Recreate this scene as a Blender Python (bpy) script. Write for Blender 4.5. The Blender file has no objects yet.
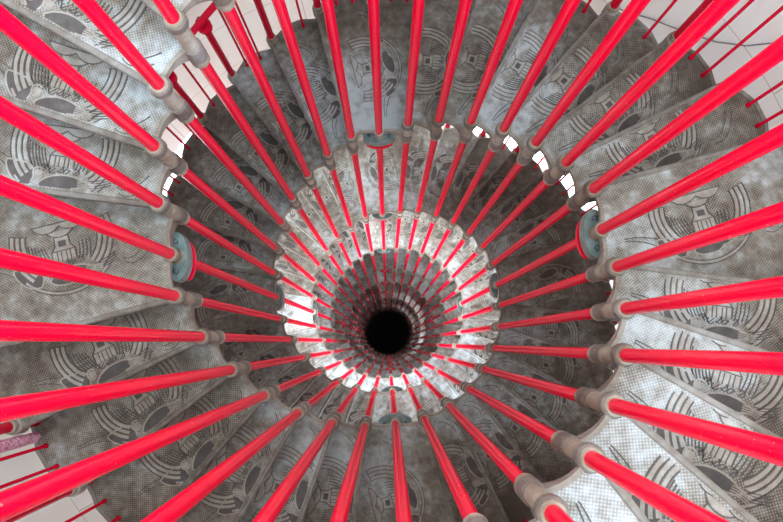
import bpy, bmesh, math, random
from mathutils import Matrix, Vector
random.seed(7)
C = bpy.context.scene.collection
S = 0.9                      # radius of the well in metres (all shapes below in well radii)
SEC = 360.0 / 32             # one step sector
RISE = 0.20327
TH0 = -30.51262
CAMZ = 32.0                  # camera height above the floor, in well radii
R_OUT = 2.02
R_POST = 1.975
R_WALL = 2.55
D0 = {'A': 2.36152, 'B': -0.47456}

def lev(i): return i - math.floor((i - 4) / 8) - 1      # every eighth sector is a level landing
def depth(s, i): return D0[s] + RISE * lev(i)
def ang(i): return math.radians(TH0 + SEC * i)

# ------------------------------------------------------------------ materials
def new_mat(name):
    m = bpy.data.materials.new(name); m.use_nodes = True
    nt = m.node_tree; b = nt.nodes['Principled BSDF']
    return m, nt, b
def N(nt, t, **kw):
    n = nt.nodes.new(t)
    for k, v in kw.items(): setattr(n, k, v)
    return n
def math_node(nt, op, a, b=None, clamp=False):
    n = N(nt, 'ShaderNodeMath', operation=op, use_clamp=clamp)
    for s, v in ((0, a), (1, b)):
        if v is None: continue
        if isinstance(v, (int, float)): n.inputs[s].default_value = v
        else: nt.links.new(v, n.inputs[s])
    return n.outputs[0]
def noise(nt, vec, scale, detail=4, rough=.6):
    n = N(nt, 'ShaderNodeTexNoise'); n.inputs['Scale'].default_value = scale
    n.inputs['Detail'].default_value = detail; n.inputs['Roughness'].default_value = rough
    nt.links.new(vec, n.inputs['Vector']); return n.outputs['Fac']
def ramp(nt, fac, stops):
    r = N(nt, 'ShaderNodeValToRGB'); nt.links.new(fac, r.inputs[0])
    els = r.color_ramp.elements
    while len(els) < len(stops): els.new(0.5)
    for e, (p, c) in zip(els, stops): e.position = p; e.color = (*c, 1)
    return r.outputs[0]
def mix(nt, fac, a, b, mode='MIX'):
    n = N(nt, 'ShaderNodeMix', data_type='RGBA', blend_type=mode)
    for s, v in ((0, fac), (6, a), (7, b)):
        if isinstance(v, (int, float)): n.inputs[s].default_value = v
        elif isinstance(v, tuple): n.inputs[s].default_value = (*v, 1)
        else: nt.links.new(v, n.inputs[s])
    return n.outputs[2]
def bump(nt, b, h, strength, dist):
    n = N(nt, 'ShaderNodeBump'); n.inputs['Strength'].default_value = strength
    n.inputs['Distance'].default_value = dist
    nt.links.new(h, n.inputs['Height']); nt.links.new(n.outputs[0], b.inputs['Normal'])

def iron(name, dots, lo, mid, hi, pitch=0.0132):
    m, nt, b = new_mat(name)
    tc = N(nt, 'ShaderNodeTexCoord'); geo = N(nt, 'ShaderNodeNewGeometry')
    w = noise(nt, geo.outputs['Position'], 1.6, 5)
    f = noise(nt, geo.outputs['Position'], 21.0, 4)
    fac = math_node(nt, 'ADD', math_node(nt, 'MULTIPLY', w, .65), math_node(nt, 'MULTIPLY', f, .35))
    if dots:                                          # sky sheen painted in: paler, bluer at the narrow end, browner at the wide
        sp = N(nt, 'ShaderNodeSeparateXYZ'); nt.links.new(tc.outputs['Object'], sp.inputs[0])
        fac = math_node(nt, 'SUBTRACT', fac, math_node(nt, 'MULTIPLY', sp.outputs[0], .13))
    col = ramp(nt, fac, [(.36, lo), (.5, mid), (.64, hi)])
    h = math_node(nt, 'MULTIPLY', f, .4)
    if dots:
        sep = N(nt, 'ShaderNodeSeparateXYZ'); nt.links.new(tc.outputs['Object'], sep.inputs[0])
        k = 2 * math.pi / pitch
        cx = math_node(nt, 'COSINE', math_node(nt, 'MULTIPLY', sep.outputs[0], k))
        cy = math_node(nt, 'COSINE', math_node(nt, 'MULTIPLY', sep.outputs[1], k))
        d = math_node(nt, 'MULTIPLY', cx, cy)
        d = math_node(nt, 'MULTIPLY', math_node(nt, 'ADD', d, -.06), 2.6, clamp=True)
        gap = ramp(nt, fac, [(.42, (.30, .28, .26)), (.62, (.72, .74, .75))])
        col = mix(nt, d, mix(nt, 1.0, col, gap, 'MULTIPLY'), col)
        h = math_node(nt, 'ADD', h, d)
    nt.links.new(col, b.inputs['Base Color'])
    b.inputs['Roughness'].default_value = .5 if dots else .68; b.inputs['Metallic'].default_value = .0
    b.inputs['Specular IOR Level'].default_value = .45
    bump(nt, b, h, .5, .002)
    return m

M = {}
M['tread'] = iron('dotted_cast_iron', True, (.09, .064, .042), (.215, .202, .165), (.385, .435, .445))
M['border'] = iron('smooth_cast_iron', False, (.055, .042, .032), (.12, .11, .092), (.21, .215, .20))  # darkened to paint in the shadow line along each nosing
M['dark'] = iron('recessed_dark_iron', False, (.02, .017, .015), (.045, .04, .037), (.085, .083, .08))
M['fascia'] = iron('rusty_edge_iron', False, (.08, .06, .04), (.165, .15, .12), (.28, .28, .245))
M['under'] = iron('low_bounce_underside', False, (.05, .035, .025), (.08, .06, .045), (.12, .1, .085))  # unseen undersides and risers, coloured dark to cut bounced light
M['ridge'] = iron('worn_relief_iron', False, (.12, .098, .072), (.20, .19, .162), (.32, .335, .325))
M['groove'] = iron('dark_groove_iron', False, (.028, .022, .018), (.05, .045, .04), (.085, .083, .08))  # darker colour for the line strips of the emblem
M['sleeve'] = iron('rusty_grey_collar', False, (.12, .088, .056), (.225, .21, .16), (.37, .375, .33))

def red(name, base, chip):
    m, nt, b = new_mat(name)
    geo = N(nt, 'ShaderNodeNewGeometry')
    n1 = noise(nt, geo.outputs['Position'], 5.0, 3)
    n2 = noise(nt, geo.outputs['Position'], 90.0, 2)
    c = mix(nt, n1, tuple(v * .86 for v in base), base)
    f = ramp(nt, n2, [(.70, (0, 0, 0)), (.76, (1, 1, 1))])
    c = mix(nt, math_node(nt, 'MULTIPLY', f, chip), c, (.62, .35, .34))
    nt.links.new(c, b.inputs['Base Color'])
    b.inputs['Roughness'].default_value = .22
    b.inputs['Specular IOR Level'].default_value = .13
    bump(nt, b, n2, .15, .001)
    return m
M['red'] = red('red_gloss_paint', (.66, .001, .032), .4)
M['darkred'] = red('deep_red_paint', (.52, .004, .028), .3)

def plain(name, a, b_, scale=12, rough=.6, metal=0):
    m, nt, b = new_mat(name)
    geo = N(nt, 'ShaderNodeNewGeometry')
    n = noise(nt, geo.outputs['Position'], scale, 4)
    nt.links.new(ramp(nt, n, [(.35, a), (.65, b_)]), b.inputs['Base Color'])
    b.inputs['Roughness'].default_value = rough; b.inputs['Metallic'].default_value = metal
    bump(nt, b, n, .3, .003)
    return m
M['teal'] = plain('teal_patina_paint', (.06, .115, .11), (.14, .21, .20), 25, .5)
M['bolt'] = plain('dark_bolt_steel', (.03, .06, .07), (.08, .12, .14), 40, .4, .4)
M['wrap'] = plain('peeling_pink_white_paint', (.42, .03, .16), (.75, .62, .72), 70, .5)
M['floor'] = plain('black_floor', (.03, .032, .04), (.05, .055, .065), 3, .9)
M['frame'] = plain('white_window_frame', (.6, .62, .63), (.75, .76, .77), 6, .5)
M['cable'] = plain('grey_cable', (.12, .13, .14), (.18, .19, .2), 9, .5)
M['plaster'] = plain('pale_plaster', (.42, .42, .41), (.52, .53, .53), 1.5, .85)

def stone():
    m, nt, b = new_mat('cream_stone_masonry')
    geo = N(nt, 'ShaderNodeNewGeometry')
    sep = N(nt, 'ShaderNodeSeparateXYZ'); nt.links.new(geo.outputs['Position'], sep.inputs[0])
    a = math_node(nt, 'MULTIPLY', math_node(nt, 'ARCTAN2', sep.outputs[1], sep.outputs[0]), R_WALL * S)
    cmb = N(nt, 'ShaderNodeCombineXYZ')
    nt.links.new(a, cmb.inputs[0]); nt.links.new(sep.outputs[2], cmb.inputs[1])
    br = N(nt, 'ShaderNodeTexBrick'); nt.links.new(cmb.outputs[0], br.inputs['Vector'])
    br.inputs['Color1'].default_value = (.74, .735, .64, 1); br.inputs['Color2'].default_value = (.76, .80, .78, 1)
    br.inputs['Mortar'].default_value = (.44, .41, .34, 1)
    br.inputs['Scale'].default_value = 1.0; br.inputs['Mortar Size'].default_value = .0045
    br.inputs['Brick Width'].default_value = .95; br.inputs['Row Height'].default_value = .62
    br.inputs['Bias'].default_value = .2
    n = noise(nt, geo.outputs['Position'], 1.2, 5)
    c = mix(nt, .25, br.outputs['Color'], ramp(nt, n, [(.3, (.66, .67, .62)), (.7, (.78, .83, .84))]))
    nt.links.new(c, b.inputs['Base Color']); b.inputs['Roughness'].default_value = .85
    bump(nt, b, n, .3, .01)
    return m
M['stone'] = stone()

# ------------------------------------------------------------------ mesh helpers
def to_mesh(name, bm, mats, smooth=False):
    bmesh.ops.recalc_face_normals(bm, faces=bm.faces)
    me = bpy.data.meshes.new(name); bm.to_mesh(me); bm.free()
    for mm in mats: me.materials.append(M[mm])
    if smooth:
        for p in me.polygons: p.use_smooth = True
        me.set_sharp_from_angle(angle=math.radians(40))
    return me
def link(name, data, parent=None):
    o = bpy.data.objects.new(name, data); C.objects.link(o)
    if parent is not None: o.parent = parent
    return o
def tag(o, label, cat, group=None, kind=None):
    if label: o['label'] = label
    if cat: o['category'] = cat
    if group: o['group'] = group
    if kind: o['kind'] = kind
    return o
def prism(bm, top, zb, mi=0, ub=None):
    """top: list of (x,y,z); extruded to z list/number zb"""
    n = len(top)
    vt = [bm.verts.new(p) for p in top]
    vb = [bm.verts.new((p[0], p[1], (zb[k] if isinstance(zb, list) else zb))) for k, p in enumerate(top)]
    fs = [bm.faces.new(vt), bm.faces.new(vb[::-1])]
    for k in range(n): fs.append(bm.faces.new((vt[k], vb[k], vb[(k + 1) % n], vt[(k + 1) % n])))
    for f in fs: f.material_index = mi
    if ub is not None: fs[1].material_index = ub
def lathe(bm, cx, cy, prof, seg=20, mi=0):
    rings = []
    for r, z in prof:
        rings.append([bm.verts.new((cx + r * math.cos(2 * math.pi * k / seg), cy + r * math.sin(2 * math.pi * k / seg), z)) for k in range(seg)])
    for a, b in zip(rings, rings[1:]):
        for k in range(seg):
            bm.faces.new((a[k], a[(k + 1) % seg], b[(k + 1) % seg], b[k])).material_index = mi
    for rr in (rings[0], rings[-1]):
        bm.faces.new(rr).material_index = mi
def tube(bm, pts, r, seg=10, prof=None):
    """sweep of a circle (or a profile of (side, up) points) along pts; up stays world z"""
    rings = []
    n = len(pts)
    for k, p in enumerate(pts):
        t = (pts[min(k + 1, n - 1)] - pts[max(k - 1, 0)]).normalized()
        up = Vector((0, 0, 1))
        if abs(t.z) > .95: up = Vector((1, 0, 0))
        s = t.cross(up).normalized(); u = s.cross(t).normalized()
        if prof: ring = [bm.verts.new(p + s * a + u * b) for a, b in prof]
        else: ring = [bm.verts.new(p + s * r * math.cos(2 * math.pi * j / seg) + u * r * math.sin(2 * math.pi * j / seg)) for j in range(seg)]
        rings.append(ring)
    m = len(rings[0])
    for a, b in zip(rings, rings[1:]):
        for j in range(m): bm.faces.new((a[j], a[(j + 1) % m], b[(j + 1) % m], b[j]))
    bm.faces.new(rings[0][::-1]); bm.faces.new(rings[-1])

XO = 1.5                                             # origin of a tread: mid width
def pol(R, k, z=0.0):                                # polar tread coordinates -> local metres
    a = math.radians(SEC * k)
    return ((R * math.cos(a) - XO) * S, R * math.sin(a) * S, z * S)

# ------------------------------------------------------------------ tread plate
NOSE = .05
def inner_edge(nsec):
    """scalloped inner edge from front (k=NOSE) to the back, as (R,k)"""
    pts = [(.985, NOSE)]
    for q in range(nsec):
        for t in [j / 8 for j in range(1, 8)]:
            k = -q - t
            chord = math.cos(math.radians(SEC / 2)) / math.cos(math.radians(SEC * (t - .5)))
            pts.append((.99 * chord + .024 * math.sin(math.pi * t) ** .8, k))
        pts.append((.975, -q - 1.0))
    pts.append((.985, -nsec - .14))
    return pts
def outer_edge(nsec, back):
    pts = [(2.0, back)]
    for q in range(nsec, 0, -1):
        pts += [(2.015, -q + .18), (2.035, -q + .35), (2.03, -q + .65)]
        if q > 1: pts += [(2.0, -q + .92), (2.0, -q + 1.08)]
    pts += [(1.985, -.12), (1.93, NOSE)]
    return pts
def plate_bm(bm, nsec):
    back = -nsec - .14
    ie, oe = inner_edge(nsec), outer_edge(nsec, back)
    ring = ie + oe
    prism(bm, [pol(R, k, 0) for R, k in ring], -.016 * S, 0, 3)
    # fascia along the inner edge, deep at the back collar and shallow at the front ring
    th = .014
    n = len(ie)
    for j in range(n - 1):
        (r0, k0), (r1, k1) = ie[j], ie[j + 1]
        def dp(k):
            t = min(1, max(0, -k)) if nsec == 1 else min(1, max(0, -k / nsec))
            return -(.022 + .075 * t ** 2.5)
        top = [pol(r0 - .004, k0, .004), pol(r1 - .004, k1, .004), pol(r1 + th, k1, .004), pol(r0 + th, k0, .004)]
        prism(bm, top, [dp(k0) * S, dp(k1) * S, dp(k1) * S, dp(k0) * S], 4)
    # outer skirt
    for j in range(len(oe) - 1):
        (r0, k0), (r1, k1) = oe[j], oe[j + 1]
        top = [pol(r0 + .003, k0, .004), pol(r1 + .003, k1, .004), pol(r1 - .018, k1, .004), pol(r0 - .018, k0, .004)]
        prism(bm, top, -.06 * S, 1)
    # rounded nosing bar
    a = Vector(pol(.985, NOSE, -.0015)); b = Vector(pol(1.932, NOSE, -.0015))
    w = .0125 * S
    prof = [(w, -.03 * S), (w, .002 * S), (w * .55, .006 * S), (-w * .55, .006 * S), (-w, .002 * S), (-w, -.03 * S)]
    n0 = len(bm.faces); tube(bm, [a, b], 0, prof=prof)
    bm.faces.ensure_lookup_table()
    for f in bm.faces[n0:]: f.material_index = 1
    # unseen riser added under the nosing to block leaking light
    P = [(1.03, -.02), (1.95, -.02), (1.95, -.035), (1.03, -.035)]
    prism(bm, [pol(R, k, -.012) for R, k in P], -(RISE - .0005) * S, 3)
    # lug around the back collar
    q = pol(1.0, -nsec)
    lathe(bm, q[0], q[1], [(.037 * S, .002 * S), (.0395 * S, -.002 * S), (.0395 * S, -.085 * S), (.03 * S, -.095 * S)], 18, 1)
    q = pol(1.0, 0)
    lathe(bm, q[0], q[1], [(.040 * S, .006 * S), (.044 * S, .0 * S), (.044 * S, -.03 * S), (.03 * S, -.035 * S)], 18, 1)
def sleeve_bm(bm, k, mi=0, drop=.335):
    q = pol(1.0, k)
    pr = [(.024, .016), (.033, .016), (.0365, .010), (.0365, -.010), (.0315, -.024), (.030, -.075), (.032, -drop * .5), (.031, -drop + .05),
          (.0375, -drop + .035), (.0385, -drop + .01), (.035, -drop), (.024, -drop)]
    lathe(bm, q[0], q[1], [(r * S, z * S) for r, z in pr], 24, mi)
def ear_bm(bm, k, mi=0):
    q = pol(R_POST, k)
    pr = [(.027, .045), (.033, .043), (.036, .03), (.033, .008), (.043, .002), (.043, -.075), (.03, -.085)]
    lathe(bm, q[0], q[1], [(r * S, z * S) for r, z in pr], 18, mi)

# ------------------------------------------------------------------ emblem relief
def arc(r, a0, a1, n=14, c=(0, 0)):
    return [(c[0] + r * math.cos(math.radians(a0 + (a1 - a0) * j / n)), c[1] + r * math.sin(math.radians(a0 + (a1 - a0) * j / n))) for j in range(n + 1)]
def bez(p0, p1, p2, p3, n=12):
    out = []
    for j in range(n + 1):
        t = j / n; u = 1 - t
        out.append(tuple(u**3 * p0[i] + 3*u*u*t * p1[i] + 3*u*t*t * p2[i] + t**3 * p3[i] for i in (0, 1)))
    return out
def emblem_shapes():
    dark, light, fill_l, fill_d = [], [], [], []
    for r in (.165, .19, .215, .24):
        dark.append(arc(r, 164, 226)); dark.append(arc(r, 312, 376))
    for r in (.1775, .2025, .2275):
        light.append((arc(r, 164, 226), .015)); light.append((arc(r, 312, 376), .015))
    dark.append([arc(.16, 164, 165, 1)[0], arc(.245, 164, 165, 1)[0]])
    dark.append([arc(.16, 376, 377, 1)[0], arc(.245, 376, 377, 1)[0]])
    dark.append(arc(.245, 226, 312, 20)); dark.append(arc(.262, 215, 322, 24))
    light.append((arc(.2535, 220, 318, 22), .010))
    # bowl with two wings
    lw = bez((-.125, .078), (-.1, .03), (-.04, .025), (0, .062)); rw = [(-x, y) for x, y in lw]
    dark += [lw, rw, [(-.125, .078), (.125, .078)], bez((-.062, .038), (-.035, -.002), (.035, -.002), (.062, .038))]
    fill_l += [lw + [(0, .074)], rw + [(0, .074)], bez((-.055, .038), (-.03, .004), (.03, .004), (.055, .038))]
    for sx in (-1, 1):
        dark.append([(sx * .034, .012), (sx * .036, -.03), (sx * .056, -.055), (sx * .056, -.105)])
        dark.append([(sx * .012, -.06), (sx * .012, -.105)]); dark.append([(sx * .03, -.055), (sx * .03, -.105)])
    fill_l.append([(-.03, .008), (.03, .008), (.032, -.035), (.05, -.058), (.05, -.1), (-.05, -.1), (-.05, -.058), (-.032, -.035)])
    fill_d.append([(-.018, -.008), (.018, -.008), (.018, -.036), (-.018, -.036)])
    dark.append([(-.05, -.055), (.05, -.055)])
    for x, y, q in ((-.07, -.112, 0), (-.035, -.122, 120), (.0, -.115, 200), (.03, -.125, 40), (.07, -.118, 260)):
        dark.append(arc(.014, q, q + 230, 7, (x, y))); dark.append([(x - .01, y - .012), (x + .014, y + .012)])
    # feather stripes at both sides of the legs
    for j in range(6):
        x = -.145 + j * .0145
        dark.append(bez((x - .012, .0 - j * .006), (x - .008, -.05), (x + .004, -.09), (x + .028, -.125)))
    for j in range(4):
        x = .075 + j * .017
        dark.append(bez((x, -.03), (x + .002, -.06), (x - .004, -.09), (x - .012, -.112)))
    # dragon body and claw
    body = bez((-.24, -.095), (-.22, -.092), (-.19, -.095), (-.165, -.10)) + bez((-.155, -.10), (-.115, -.108), (-.10, -.14), (-.118, -.185)) + bez((-.13, -.2), (-.2, -.205), (-.23, -.145), (-.24, -.115))
    dark.append(bez((-.38, -.05), (-.31, -.055), (-.27, -.07), (-.23, -.09))); dark.append(bez((-.38, -.06), (-.31, -.075), (-.26, -.10), (-.225, -.14)))
    claw = bez((-.085, -.185), (-.05, -.135), (.04, -.125), (.095, -.15)) + bez((.125, -.16), (.135, -.175), (.105, -.19), (.06, -.192)) + bez((.03, -.212), (-.03, -.222), (-.07, -.21), (-.085, -.188))
    fill_d += [body, claw]
    light += [(body + body[:1], .0075), (claw + claw[:1], .0075)]
    light.append((arc(.024, 40, 330, 14, (-.092, -.138)), .0075))
    fill_l.append(arc(.018, 0, 340, 12, (-.092, -.138)))
    for j in range(4):
        light.append((bez((.085, -.158 - j * .009), (.115, -.155 - j * .008), (.14, -.165 - j * .006), (.165, -.16 - j * .012), 6), .005))
        dark.append(bez((.13, -.15 - j * .011), (.16, -.15 - j * .011), (.19, -.14 - j * .011), (.23, -.12 - j * .012), 6))
    dark.append(bez((.26, -.16), (.30, -.19), (.37, -.14), (.41, -.05)))
    dark.append(bez((.27, -.185), (.32, -.22), (.40, -.16), (.44, -.06)))
    return dark, light, fill_l, fill_d
SHAPES = emblem_shapes()
def emblem_mesh(strand, nsec):
    flip = strand == 'A'
    vc = {('A', 1): .065, ('B', 1): .215, ('A', 2): .225, ('B', 2): .405}[(strand, nsec)]
    vmax = .30 if nsec == 1 else .62
    an = math.radians(SEC * NOSE)
    def uv(p):
        e, n = p
        return (1.45 + e, vc - n) if flip else (1.45 - e, vc + n)
    def loc(p, z):
        u, v = p
        return (((u * math.cos(an) + v * math.sin(an)) - XO) * S, (u * math.sin(an) - v * math.cos(an)) * S, z * S)
    ok = lambda p: .02 < p[1] < vmax and p[0] > 1.06
    bm = bmesh.new()
    def strip(pl, w, z, mi):
        q = [uv(p) for p in pl]
        pts = []
        for a, b in zip(q, q[1:]):                    # resample
            n = max(1, int(math.dist(a, b) / .012))
            pts += [(a[0] + (b[0] - a[0]) * j / n, a[1] + (b[1] - a[1]) * j / n) for j in range(n)]
        pts.append(q[-1])
        runs, cur = [], []
        for p in pts:
            if ok(p):
                if not cur or math.dist(p, cur[-1]) > 1e-5: cur.append(p)
            elif cur: runs.append(cur); cur = []
        if cur: runs.append(cur)
        for run in runs:
            if len(run) < 2: continue
            L, Rr = [], []
            for j, p in enumerate(run):
                a, b = run[max(0, j - 1)], run[min(len(run) - 1, j + 1)]
                d = math.dist(a, b)
                if d < 1e-6: continue
                nx, ny = -(b[1] - a[1]) / d * w / 2, (b[0] - a[0]) / d * w / 2
                L.append((p[0] + nx, p[1] + ny)); Rr.append((p[0] - nx, p[1] - ny))
            cols = [[bm.verts.new(loc(l, -.002)), bm.verts.new(loc(l, z)), bm.verts.new(loc(r, z)), bm.verts.new(loc(r, -.002))] for l, r in zip(L, Rr)]
            for A, B in zip(cols, cols[1:]):
                for q in range(4): bm.faces.new((A[q], A[(q + 1) % 4], B[(q + 1) % 4], B[q])).material_index = mi
            bm.faces.new(cols[0]).material_index = mi; bm.faces.new(cols[-1][::-1]).material_index = mi
    def fill(pl, z, mi):
        q = [uv(p) for p in pl]
        q = [(max(1.05, a), min(vmax, max(.02, b))) for a, b in q]
        out = []
        for p in q:
            if not out or math.dist(p, out[-1]) > 1e-4: out.append(p)
        if math.dist(out[0], out[-1]) < 1e-4: out.pop()
        if len(out) < 3: return
        area = sum(a[0] * b[1] - b[0] * a[1] for a, b in zip(out, out[1:] + out[:1]))
        if abs(area) < 2e-4: return
        prism(bm, [loc(c, z) for c in out], -.002 * S, mi)
    dark, light, fl, fd = SHAPES
    for p in fl: fill(p, .0016, 0)
    for p in fd: fill(p, .0020, 2)
    for p, w in light: strip(p, w, .0032 if w < .009 else .0022, 0)
    for p in dark: strip(p, .0045, .0028, 1)
    return to_mesh('relief_pattern', bm, ['ridge', 'groove', 'dark'])

MESH = {}
for ns in (1, 2):
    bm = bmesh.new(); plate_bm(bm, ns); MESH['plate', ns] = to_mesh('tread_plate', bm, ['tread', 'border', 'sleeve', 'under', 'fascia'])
    bm = bmesh.new(); plate_bm(bm, ns); sleeve_bm(bm, 0, 2)
    if ns == 2: sleeve_bm(bm, -1, 2, .115)
    for q in range(ns): ear_bm(bm, -q, 2)
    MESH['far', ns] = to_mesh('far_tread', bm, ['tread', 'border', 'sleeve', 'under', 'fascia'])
    for s in 'AB': MESH['emblem', s, ns] = emblem_mesh(s, ns)
    for q in range(ns):
        bm = bmesh.new(); sleeve_bm(bm, -q, 0, .335 if q == 0 else .115); MESH['sleeve', q] = to_mesh('collar', bm, ['sleeve'], True)
        bm = bmesh.new(); ear_bm(bm, -q); MESH['ear', q] = to_mesh('outer_collar', bm, ['sleeve'], True)

# ------------------------------------------------------------------ treads
ORD = ['zeroth', 'first', 'second', 'third', 'fourth', 'fifth', 'sixth', 'seventh', 'eighth', 'ninth', 'tenth', 'eleventh', 'twelfth', 'thirteenth', 'fourteenth']
SIDE = {3: 'right', 11: 'top', 19: 'left', 27: 'bottom'}
def ring_no(s, i):
    """ring seen at this side of the picture, counted inwards from the outermost one in view"""
    k = i % 32; turn = i // 32
    n = 2 * turn + (1 if s == 'A' else 0)           # B above A in each turn
    return n
first_seen = {3: 1, 11: 1, 19: 0, 27: 0}
def place_tread(s, i):
    ns = 2 if i % 8 == 4 else 1
    d = depth(s, i); a = ang(i)
    loc = Vector((XO * math.cos(a) * S, XO * math.sin(a) * S, (CAMZ - d) * S))
    # landing above it (descending runs counter-clockwise in the picture)
    L = i - ((i - 4) % 8) - 1                        # sector of the post through the landing above
    steps = i - L - 1
    n = ring_no(s, L) - first_seen[L % 32] + 1
    side = SIDE[L % 32]
    ringtxt = ('outermost ring' if n <= 1 else ORD[n] + ' ring inwards') if n >= 1 else 'ring above the picture'
    look = 'dotted cast-iron'
    if ns == 2:
        lab = 'wide %s landing plate at the %s flanged post on the %s' % (look, side, ringtxt); cat = 'landing'; nm = 'stair_landing'; g = 'landing plates of the spiral stair'
    else:
        lab = 'wedge-shaped iron tread, %s step below the %s landing on the %s' % (ORD[steps], side, ringtxt); cat = 'tread'; nm = 'stair_tread'; g = 'treads of the spiral stair'
    if d < 11.5:
        root = link(nm, None); root.empty_display_size = .1
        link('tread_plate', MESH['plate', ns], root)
        e = link('relief_pattern', MESH['emblem', s, ns], root)
        link('collar', MESH['sleeve', 0], root); link('outer_collar', MESH['ear', 0], root)
        if ns == 2: link('collar', MESH['sleeve', 1], root); link('outer_collar', MESH['ear', 1], root)
    else:
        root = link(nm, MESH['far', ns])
    root.location = loc; root.rotation_euler = (0, 0, a)
    tag(root, lab, cat, g)
MAXD = 31.3
for s, i0 in (('A', -10), ('B', 6)):
    i = i0
    while depth(s, i) < MAXD:
        if i % 8 != 3: place_tread(s, i)
        i += 1

# ------------------------------------------------------------------ inner posts with flanged couplings
PR = .0255
bm = bmesh.new()
pt = [(PR * S, (CAMZ + .6) * S)]
pt = [(PR * S * .6, (CAMZ + .62) * S), (PR * S, (CAMZ + .6) * S)] + [(PR * S, (CAMZ + .6 - j * (CAMZ + .6) / 24) * S) for j in range(1, 25)]
lathe(bm, 0, 0, pt, 24)
POST = to_mesh('inner_post', bm, ['red'], True)
def oval(bm, L, W, z0, z1, mi=0, holes=()):
    pts = []
    n = 28
    for j in range(n):
        a = 2 * math.pi * j / n
        c, s_ = math.cos(a), math.sin(a)
        pts.append((W * S * c * (1 if abs(c) < .2 else .98), L * S * math.copysign(abs(s_) ** 1.0, s_), z1 * S))
    prism(bm, pts, z0 * S, mi)
bm = bmesh.new(); oval(bm, .118, .056, -.165, -.085)
lathe(bm, 0, 0, [(.03 * S, -.145 * S), (.042 * S, -.15 * S), (.042 * S, -.175 * S), (.034 * S, -.185 * S)], 20)
TEAL = to_mesh('green_flange', bm, ['teal'])
bm = bmesh.new(); oval(bm, .1, .044, -.27, -.24)
RFL = to_mesh('red_flange', bm, ['red'])
bm = bmesh.new(); lathe(bm, 0, 0, [(.006 * S, -.063 * S), (.013 * S, -.065 * S), (.014 * S, -.085 * S), (.008 * S, -.095 * S)], 6)
BOLT_U = to_mesh('bolt', bm, ['bolt'])
bm = bmesh.new(); lathe(bm, 0, 0, [(.006 * S, -.226 * S), (.013 * S, -.228 * S), (.013 * S, -.28 * S), (.006 * S, -.285 * S)], 6)
BOLT_L = to_mesh('bolt', bm, ['bolt'])
for k in range(32):
    a = ang(k)
    o = link('inner_post', POST); o.location = (math.cos(a) * S, math.sin(a) * S, 0); o.rotation_euler = (0, 0, a)
    L = k - ((k - 3) % 8); st = k - L; side = SIDE[L % 32]
    if st == 0: lab = 'red tubular post with bolted flanges through the landings at the %s' % side
    else: lab = '%s red tubular post counter-clockwise from the flanged post at the %s' % (ORD[st], side)
    tag(o, lab, 'post', 'red posts around the open well')
    if k % 8 == 3:
        for s in 'AB':
            i = k if s == 'B' else k - 32
            while depth(s, i) < 26:
                d = depth(s, i)
                if d > .3:
                    z = (CAMZ - d) * S
                    if d < 12:
                        c = link('green_flange', TEAL, o); c.location = (0, 0, z); c['label'] = 'green two-bolt oval flange'
                        for sg in (-1, 1):
                            q = link('bolt', BOLT_U, c); q.location = (0, sg * .072 * S, 0)
                    c = link('red_flange', RFL, o); c.location = (0, 0, z)
                    if d < 12:
                        for sg in (-1, 1):
                            q = link('bolt', BOLT_L, c); q.location = (0, sg * .06 * S, 0)
                i += 32

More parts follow.
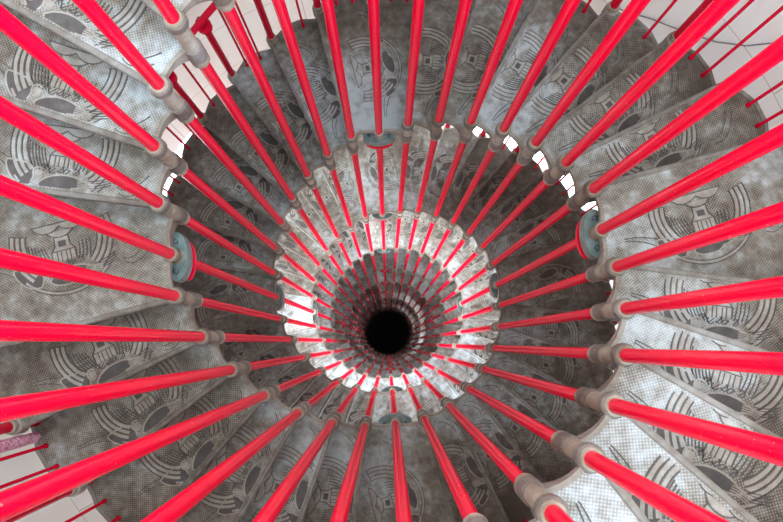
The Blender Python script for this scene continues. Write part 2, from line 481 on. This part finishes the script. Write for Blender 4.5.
# ------------------------------------------------------------------ outer railing of each flight
def rail_z(s, k):
    f = math.floor(k); t = k - f
    return CAMZ - (depth(s, f) * (1 - t) + depth(s, f + 1) * t)
RH = .86
HPROF = [(.026 * S * math.copysign(abs(math.cos(2 * math.pi * j / 14)) ** .8, math.cos(2 * math.pi * j / 14)), .012 * S * math.sin(2 * math.pi * j / 14)) for j in range(14)]
for s, i0, i1, lab in (('A', -9, 22, 'red outer handrail and balusters of the flight crossing the top right corner'),
                       ('B', 8, 45, 'red outer handrail and balusters of the flight crossing the bottom left corner')):
    root = link('outer_railing', None); root.location = (0, 0, 0); tag(root, lab, 'railing', 'outer railings of the two flights')
    bm = bmesh.new(); pts = []
    k = i0 - .3
    while k <= i1 + .3:
        a = ang(k); pts.append(Vector((R_POST * math.cos(a) * S, R_POST * math.sin(a) * S, (rail_z(s, k) + RH) * S))); k += .125
    tube(bm, pts, 0, prof=HPROF)
    link('handrail', to_mesh('handrail', bm, ['darkred'], True), root)
    bm = bmesh.new(); lathe(bm, 0, 0, [(.0258 * S, (RH - .01) * S), (.0258 * S, .4 * S), (.0258 * S, -.2 * S)], 16)
    PO = to_mesh('railing_post', bm, ['darkred'], True)
    bm = bmesh.new(); oval(bm, .05, .062, RH - .075, RH - .045, 0)
    PF = to_mesh('post_flange', bm, ['darkred'])
    bm = bmesh.new()
    lathe(bm, .038 * S, 0, [(.008 * S, (RH - .02) * S), (.016 * S, (RH - .025) * S), (.017 * S, (RH - .05) * S), (.01 * S, (RH - .09) * S)], 12)
    PB = to_mesh('bolt', bm, ['bolt'], True)
    for i in range(i0, i1 + 1):
        a = ang(i)
        for nm, me in (('railing_post', PO), ('post_flange', PF), ('bolt', PB)):
            c = link(nm, me, root)
            c.location = (R_POST * math.cos(a) * S, R_POST * math.sin(a) * S, (CAMZ - depth(s, i)) * S); c.rotation_euler = (0, 0, a + (.0 if nm != 'bolt' else .0))
        for t in (-.65, -.35):
            # a sector above a landing middle post shares the landing's level
            k = i + t; a2 = ang(k)
            z0 = CAMZ - depth(s, i) - .05; z1 = rail_z(s, k) + RH - .006
            bm = bmesh.new(); lathe(bm, 0, 0, [(.0085 * S, (z1 - z0) * S), (.0085 * S, .07 * S), (.013 * S, .065 * S), (.013 * S, .045 * S), (.0085 * S, .04 * S), (.0085 * S, 0)], 8)
            c = link('baluster', to_mesh('baluster', bm, ['darkred'], True), root)
            c.location = ((R_POST + .005) * math.cos(a2) * S, (R_POST + .005) * math.sin(a2) * S, z0 * S)

# post wrapped in torn pink and white film beside the railing, bottom left
bm = bmesh.new()
prof = []; zz_ = 0.0; rnd = random.Random(3)
while zz_ < 1.35:
    prof.append(((.024 + .006 * rnd.random()) * S, zz_ * S)); zz_ += .02 + .02 * rnd.random()
prof[0] = (.018 * S, 0); lathe(bm, 0, 0, prof, 14)
for v in bm.verts: v.co.x += rnd.uniform(-.002, .002); v.co.y += rnd.uniform(-.002, .002)
wp = link('wrapped_post', to_mesh('wrapped_post', bm, ['wrap'], True)); a = ang(21.19)
wp.location = (2.0 * math.cos(a) * S, 2.0 * math.sin(a) * S, (CAMZ - depth('B', 22) + .0) * S)
tag(wp, 'pole wrapped in torn pink and white film near the bottom left corner', 'pole')

# ------------------------------------------------------------------ tower wall, windows, floor
# window storeys: (top depth, bottom depth, centres of the openings in degrees, half angle)
STOREYS = [(-.8, .5, [-70, -45, -20, 110, 140], 10.0),  # unseen openings above the view, added to brighten the nearest treads
           (6.3, 9.6, [25, 55, 85, 115, 145, 175, 205, 235, 265, 295, 325], 12.5),
           (13.2, 15.0, [0, 45, 90, 135, 180, 225, 270, 315], 4.5),  # this row and those below it are added to brighten the deep rings
           (17.5, 20.4, [-10, 20, 50, 80], 8.0),
           (24.0, 25.6, [20, 50, 80], 8.0)]
def shell(name, d0, d1, mat, a0=0, a1=360, r0=R_WALL, r1=R_WALL + .25):
    bm = bmesh.new()
    n = max(2, int((a1 - a0) / 3)); full = (a1 - a0) >= 360
    cols = []
    for j in range(n if full else n + 1):
        a = math.radians(a0 + (a1 - a0) * j / n)
        cols.append([bm.verts.new((r * math.cos(a) * S, r * math.sin(a) * S, (CAMZ - d) * S)) for r, d in ((r0, d0), (r0, d1), (r1, d1), (r1, d0))])
    m = len(cols)
    for j in range(m if full else m - 1):
        A, B = cols[j], cols[(j + 1) % m]
        for q in range(4): bm.faces.new((A[q], A[(q + 1) % 4], B[(q + 1) % 4], B[q]))
    if not full: bm.faces.new(cols[0]); bm.faces.new(cols[-1][::-1])
    o = link(name, to_mesh(name, bm, [mat], True)); o['kind'] = 'structure'
    return o
TOPD = -1.0
names = ['wall_top', 'wall_upper', 'wall_middle', 'wall_lower', 'wall_basement', 'wall_bottom']
prev = TOPD; nw = 0; npier = 0
for q, (wt, wb, cs, hf) in enumerate(STOREYS):
    shell(names[q], prev, wt, 'stone'); prev = wb
    for j, c in enumerate(cs):
        nxt = cs[(j + 1) % len(cs)] + (360 if j == len(cs) - 1 else 0)
        npier += 1
        shell('wall_pier_%d' % npier, wt, wb, 'plaster', c + hf, nxt - hf)
        nw += 1
        bm = bmesh.new(); rr = R_WALL + .12
        def bar(aa, ab, da, db, w_=.015):
            p = [Vector((rr * math.cos(math.radians(x)) * S, rr * math.sin(math.radians(x)) * S, (CAMZ - y) * S)) for x, y in ((aa, da), (ab, db))]
            tube(bm, p, w_ * S, 6)
        for d_ in (wt + .02, (wt + wb) / 2, wb - .02):
            for u in range(4): bar(c - hf + u * hf / 2, c - hf + (u + 1) * hf / 2, d_, d_)
        for u in (-1, 0, 1): bar(c + u * (hf - .3), c + u * (hf - .3), wt, wb)
        o = link('window_%d' % nw, to_mesh('window', bm, ['frame'])); o['kind'] = 'structure'
shell(names[5], prev, CAMZ + .2, 'stone')
bm = bmesh.new(); lathe(bm, 0, 0, [((R_WALL + .25) * S, 0), ((R_WALL + .25) * S, -.2 * S)], 64)
o = link('floor', to_mesh('floor', bm, ['floor'])); o['kind'] = 'structure'
# sagging cable on the wall in the top right corner
CAB = [(4.42, 50), (4.365, 47.3), (4.26, 44.3), (4.17, 41.1), (4.04, 37.3), (3.92, 34.4), (3.73, 31.3), (3.465, 28.6), (3.1, 25), (2.7, 20)]
bm = bmesh.new(); pts = []
for (d0_, a0_), (d1_, a1_) in zip(CAB, CAB[1:]):
    for j in range(6):
        t = j / 6; a = math.radians(a0_ + (a1_ - a0_) * t); d_ = d0_ + (d1_ - d0_) * t
        pts.append(Vector(((R_WALL - .01) * math.cos(a) * S, (R_WALL - .01) * math.sin(a) * S, (CAMZ - d_) * S)))
tube(bm, pts, .0045 * S, 6)
tag(link('wall_cable', to_mesh('wall_cable', bm, ['cable'], True)), 'thin grey cable sagging across the pale wall in the top right corner', 'cable')

# ------------------------------------------------------------------ light
w = bpy.data.worlds.new('World'); bpy.context.scene.world = w; w.use_nodes = True
nt = w.node_tree; bg = nt.nodes['Background']
tc = N(nt, 'ShaderNodeTexCoord'); sep = N(nt, 'ShaderNodeSeparateXYZ'); nt.links.new(tc.outputs['Generated'], sep.inputs[0])
# overcast sky, brighter and bluer towards the lower right of the picture
g = math_node(nt, 'ADD', math_node(nt, 'MULTIPLY', sep.outputs[0], .5), math_node(nt, 'MULTIPLY', sep.outputs[1], -.6))
g = math_node(nt, 'ADD', math_node(nt, 'MULTIPLY', g, .5), .5, clamp=True)
# (the colour ramp's input is the height of the view direction, remapped from -1..1)
zz = math_node(nt, 'ADD', math_node(nt, 'MULTIPLY', sep.outputs[2], .5), .5)
low = ramp(nt, zz, [(.44, (.22, .21, .2)), (.5, (1, 1, 1)), (.72, (1, 1, 1)), (.88, (.24, .24, .24))])
hi = ramp(nt, zz, [(.72, (0, 0, 0)), (.82, (1, 1, 1))])
sky = ramp(nt, g, [(.2, (.60, .62, .62)), (.5, (.95, 1.0, 1.0)), (.85, (1.9, 2.4, 3.0))])
nt.links.new(mix(nt, 1.0, mix(nt, hi, (.90, 1.0, 1.05), sky), low, 'MULTIPLY'), bg.inputs['Color'])
bg.inputs['Strength'].default_value = 21.0
def portal(loc, rot, sx, sy, shape='RECTANGLE'):
    l = bpy.data.lights.new('daylight_portal', 'AREA'); l.shape = shape; l.size = sx
    if shape != 'DISK' and shape != 'SQUARE': l.size_y = sy
    l.cycles.is_portal = True
    o = bpy.data.objects.new('daylight_portal', l); C.objects.link(o); o.location = loc; o.rotation_euler = rot
portal((0, 0, (CAMZ - TOPD) * S), (0, 0, 0), 2 * R_WALL * S, 2 * R_WALL * S, 'DISK')
for wt, wb, cs, hf in STOREYS:
    for c in cs:
        a = math.radians(c); r = R_WALL + .27
        portal((r * math.cos(a) * S, r * math.sin(a) * S, (CAMZ - (wt + wb) / 2) * S), (math.pi / 2, 0, a + math.pi / 2),
               2 * (r + .02) * math.sin(math.radians(hf + 1)) * S, (wb - wt) * S + .02)

# ------------------------------------------------------------------ camera
cam = bpy.data.cameras.new('camera'); cam.sensor_width = 36; cam.lens = 650 / 783 * 36
cam.clip_start = .02; cam.clip_end = 200
co = bpy.data.objects.new('camera', cam); C.objects.link(co)
Rw = (Matrix.Rotation(-.12469, 3, 'X') @ Matrix.Rotation(.00533, 3, 'Y')).transposed()
co.matrix_world = Matrix.Translation((.00777 * S, -.46171 * S, CAMZ * S)) @ Rw.to_4x4()
bpy.context.scene.camera = co
sc = bpy.context.scene
sc.view_settings.view_transform = 'Standard'; sc.view_settings.look = 'None'
sc.view_settings.exposure = 0; sc.view_settings.gamma = 1
sc.cycles.use_denoising = True
sc.cycles.max_bounces = 8; sc.cycles.diffuse_bounces = 5
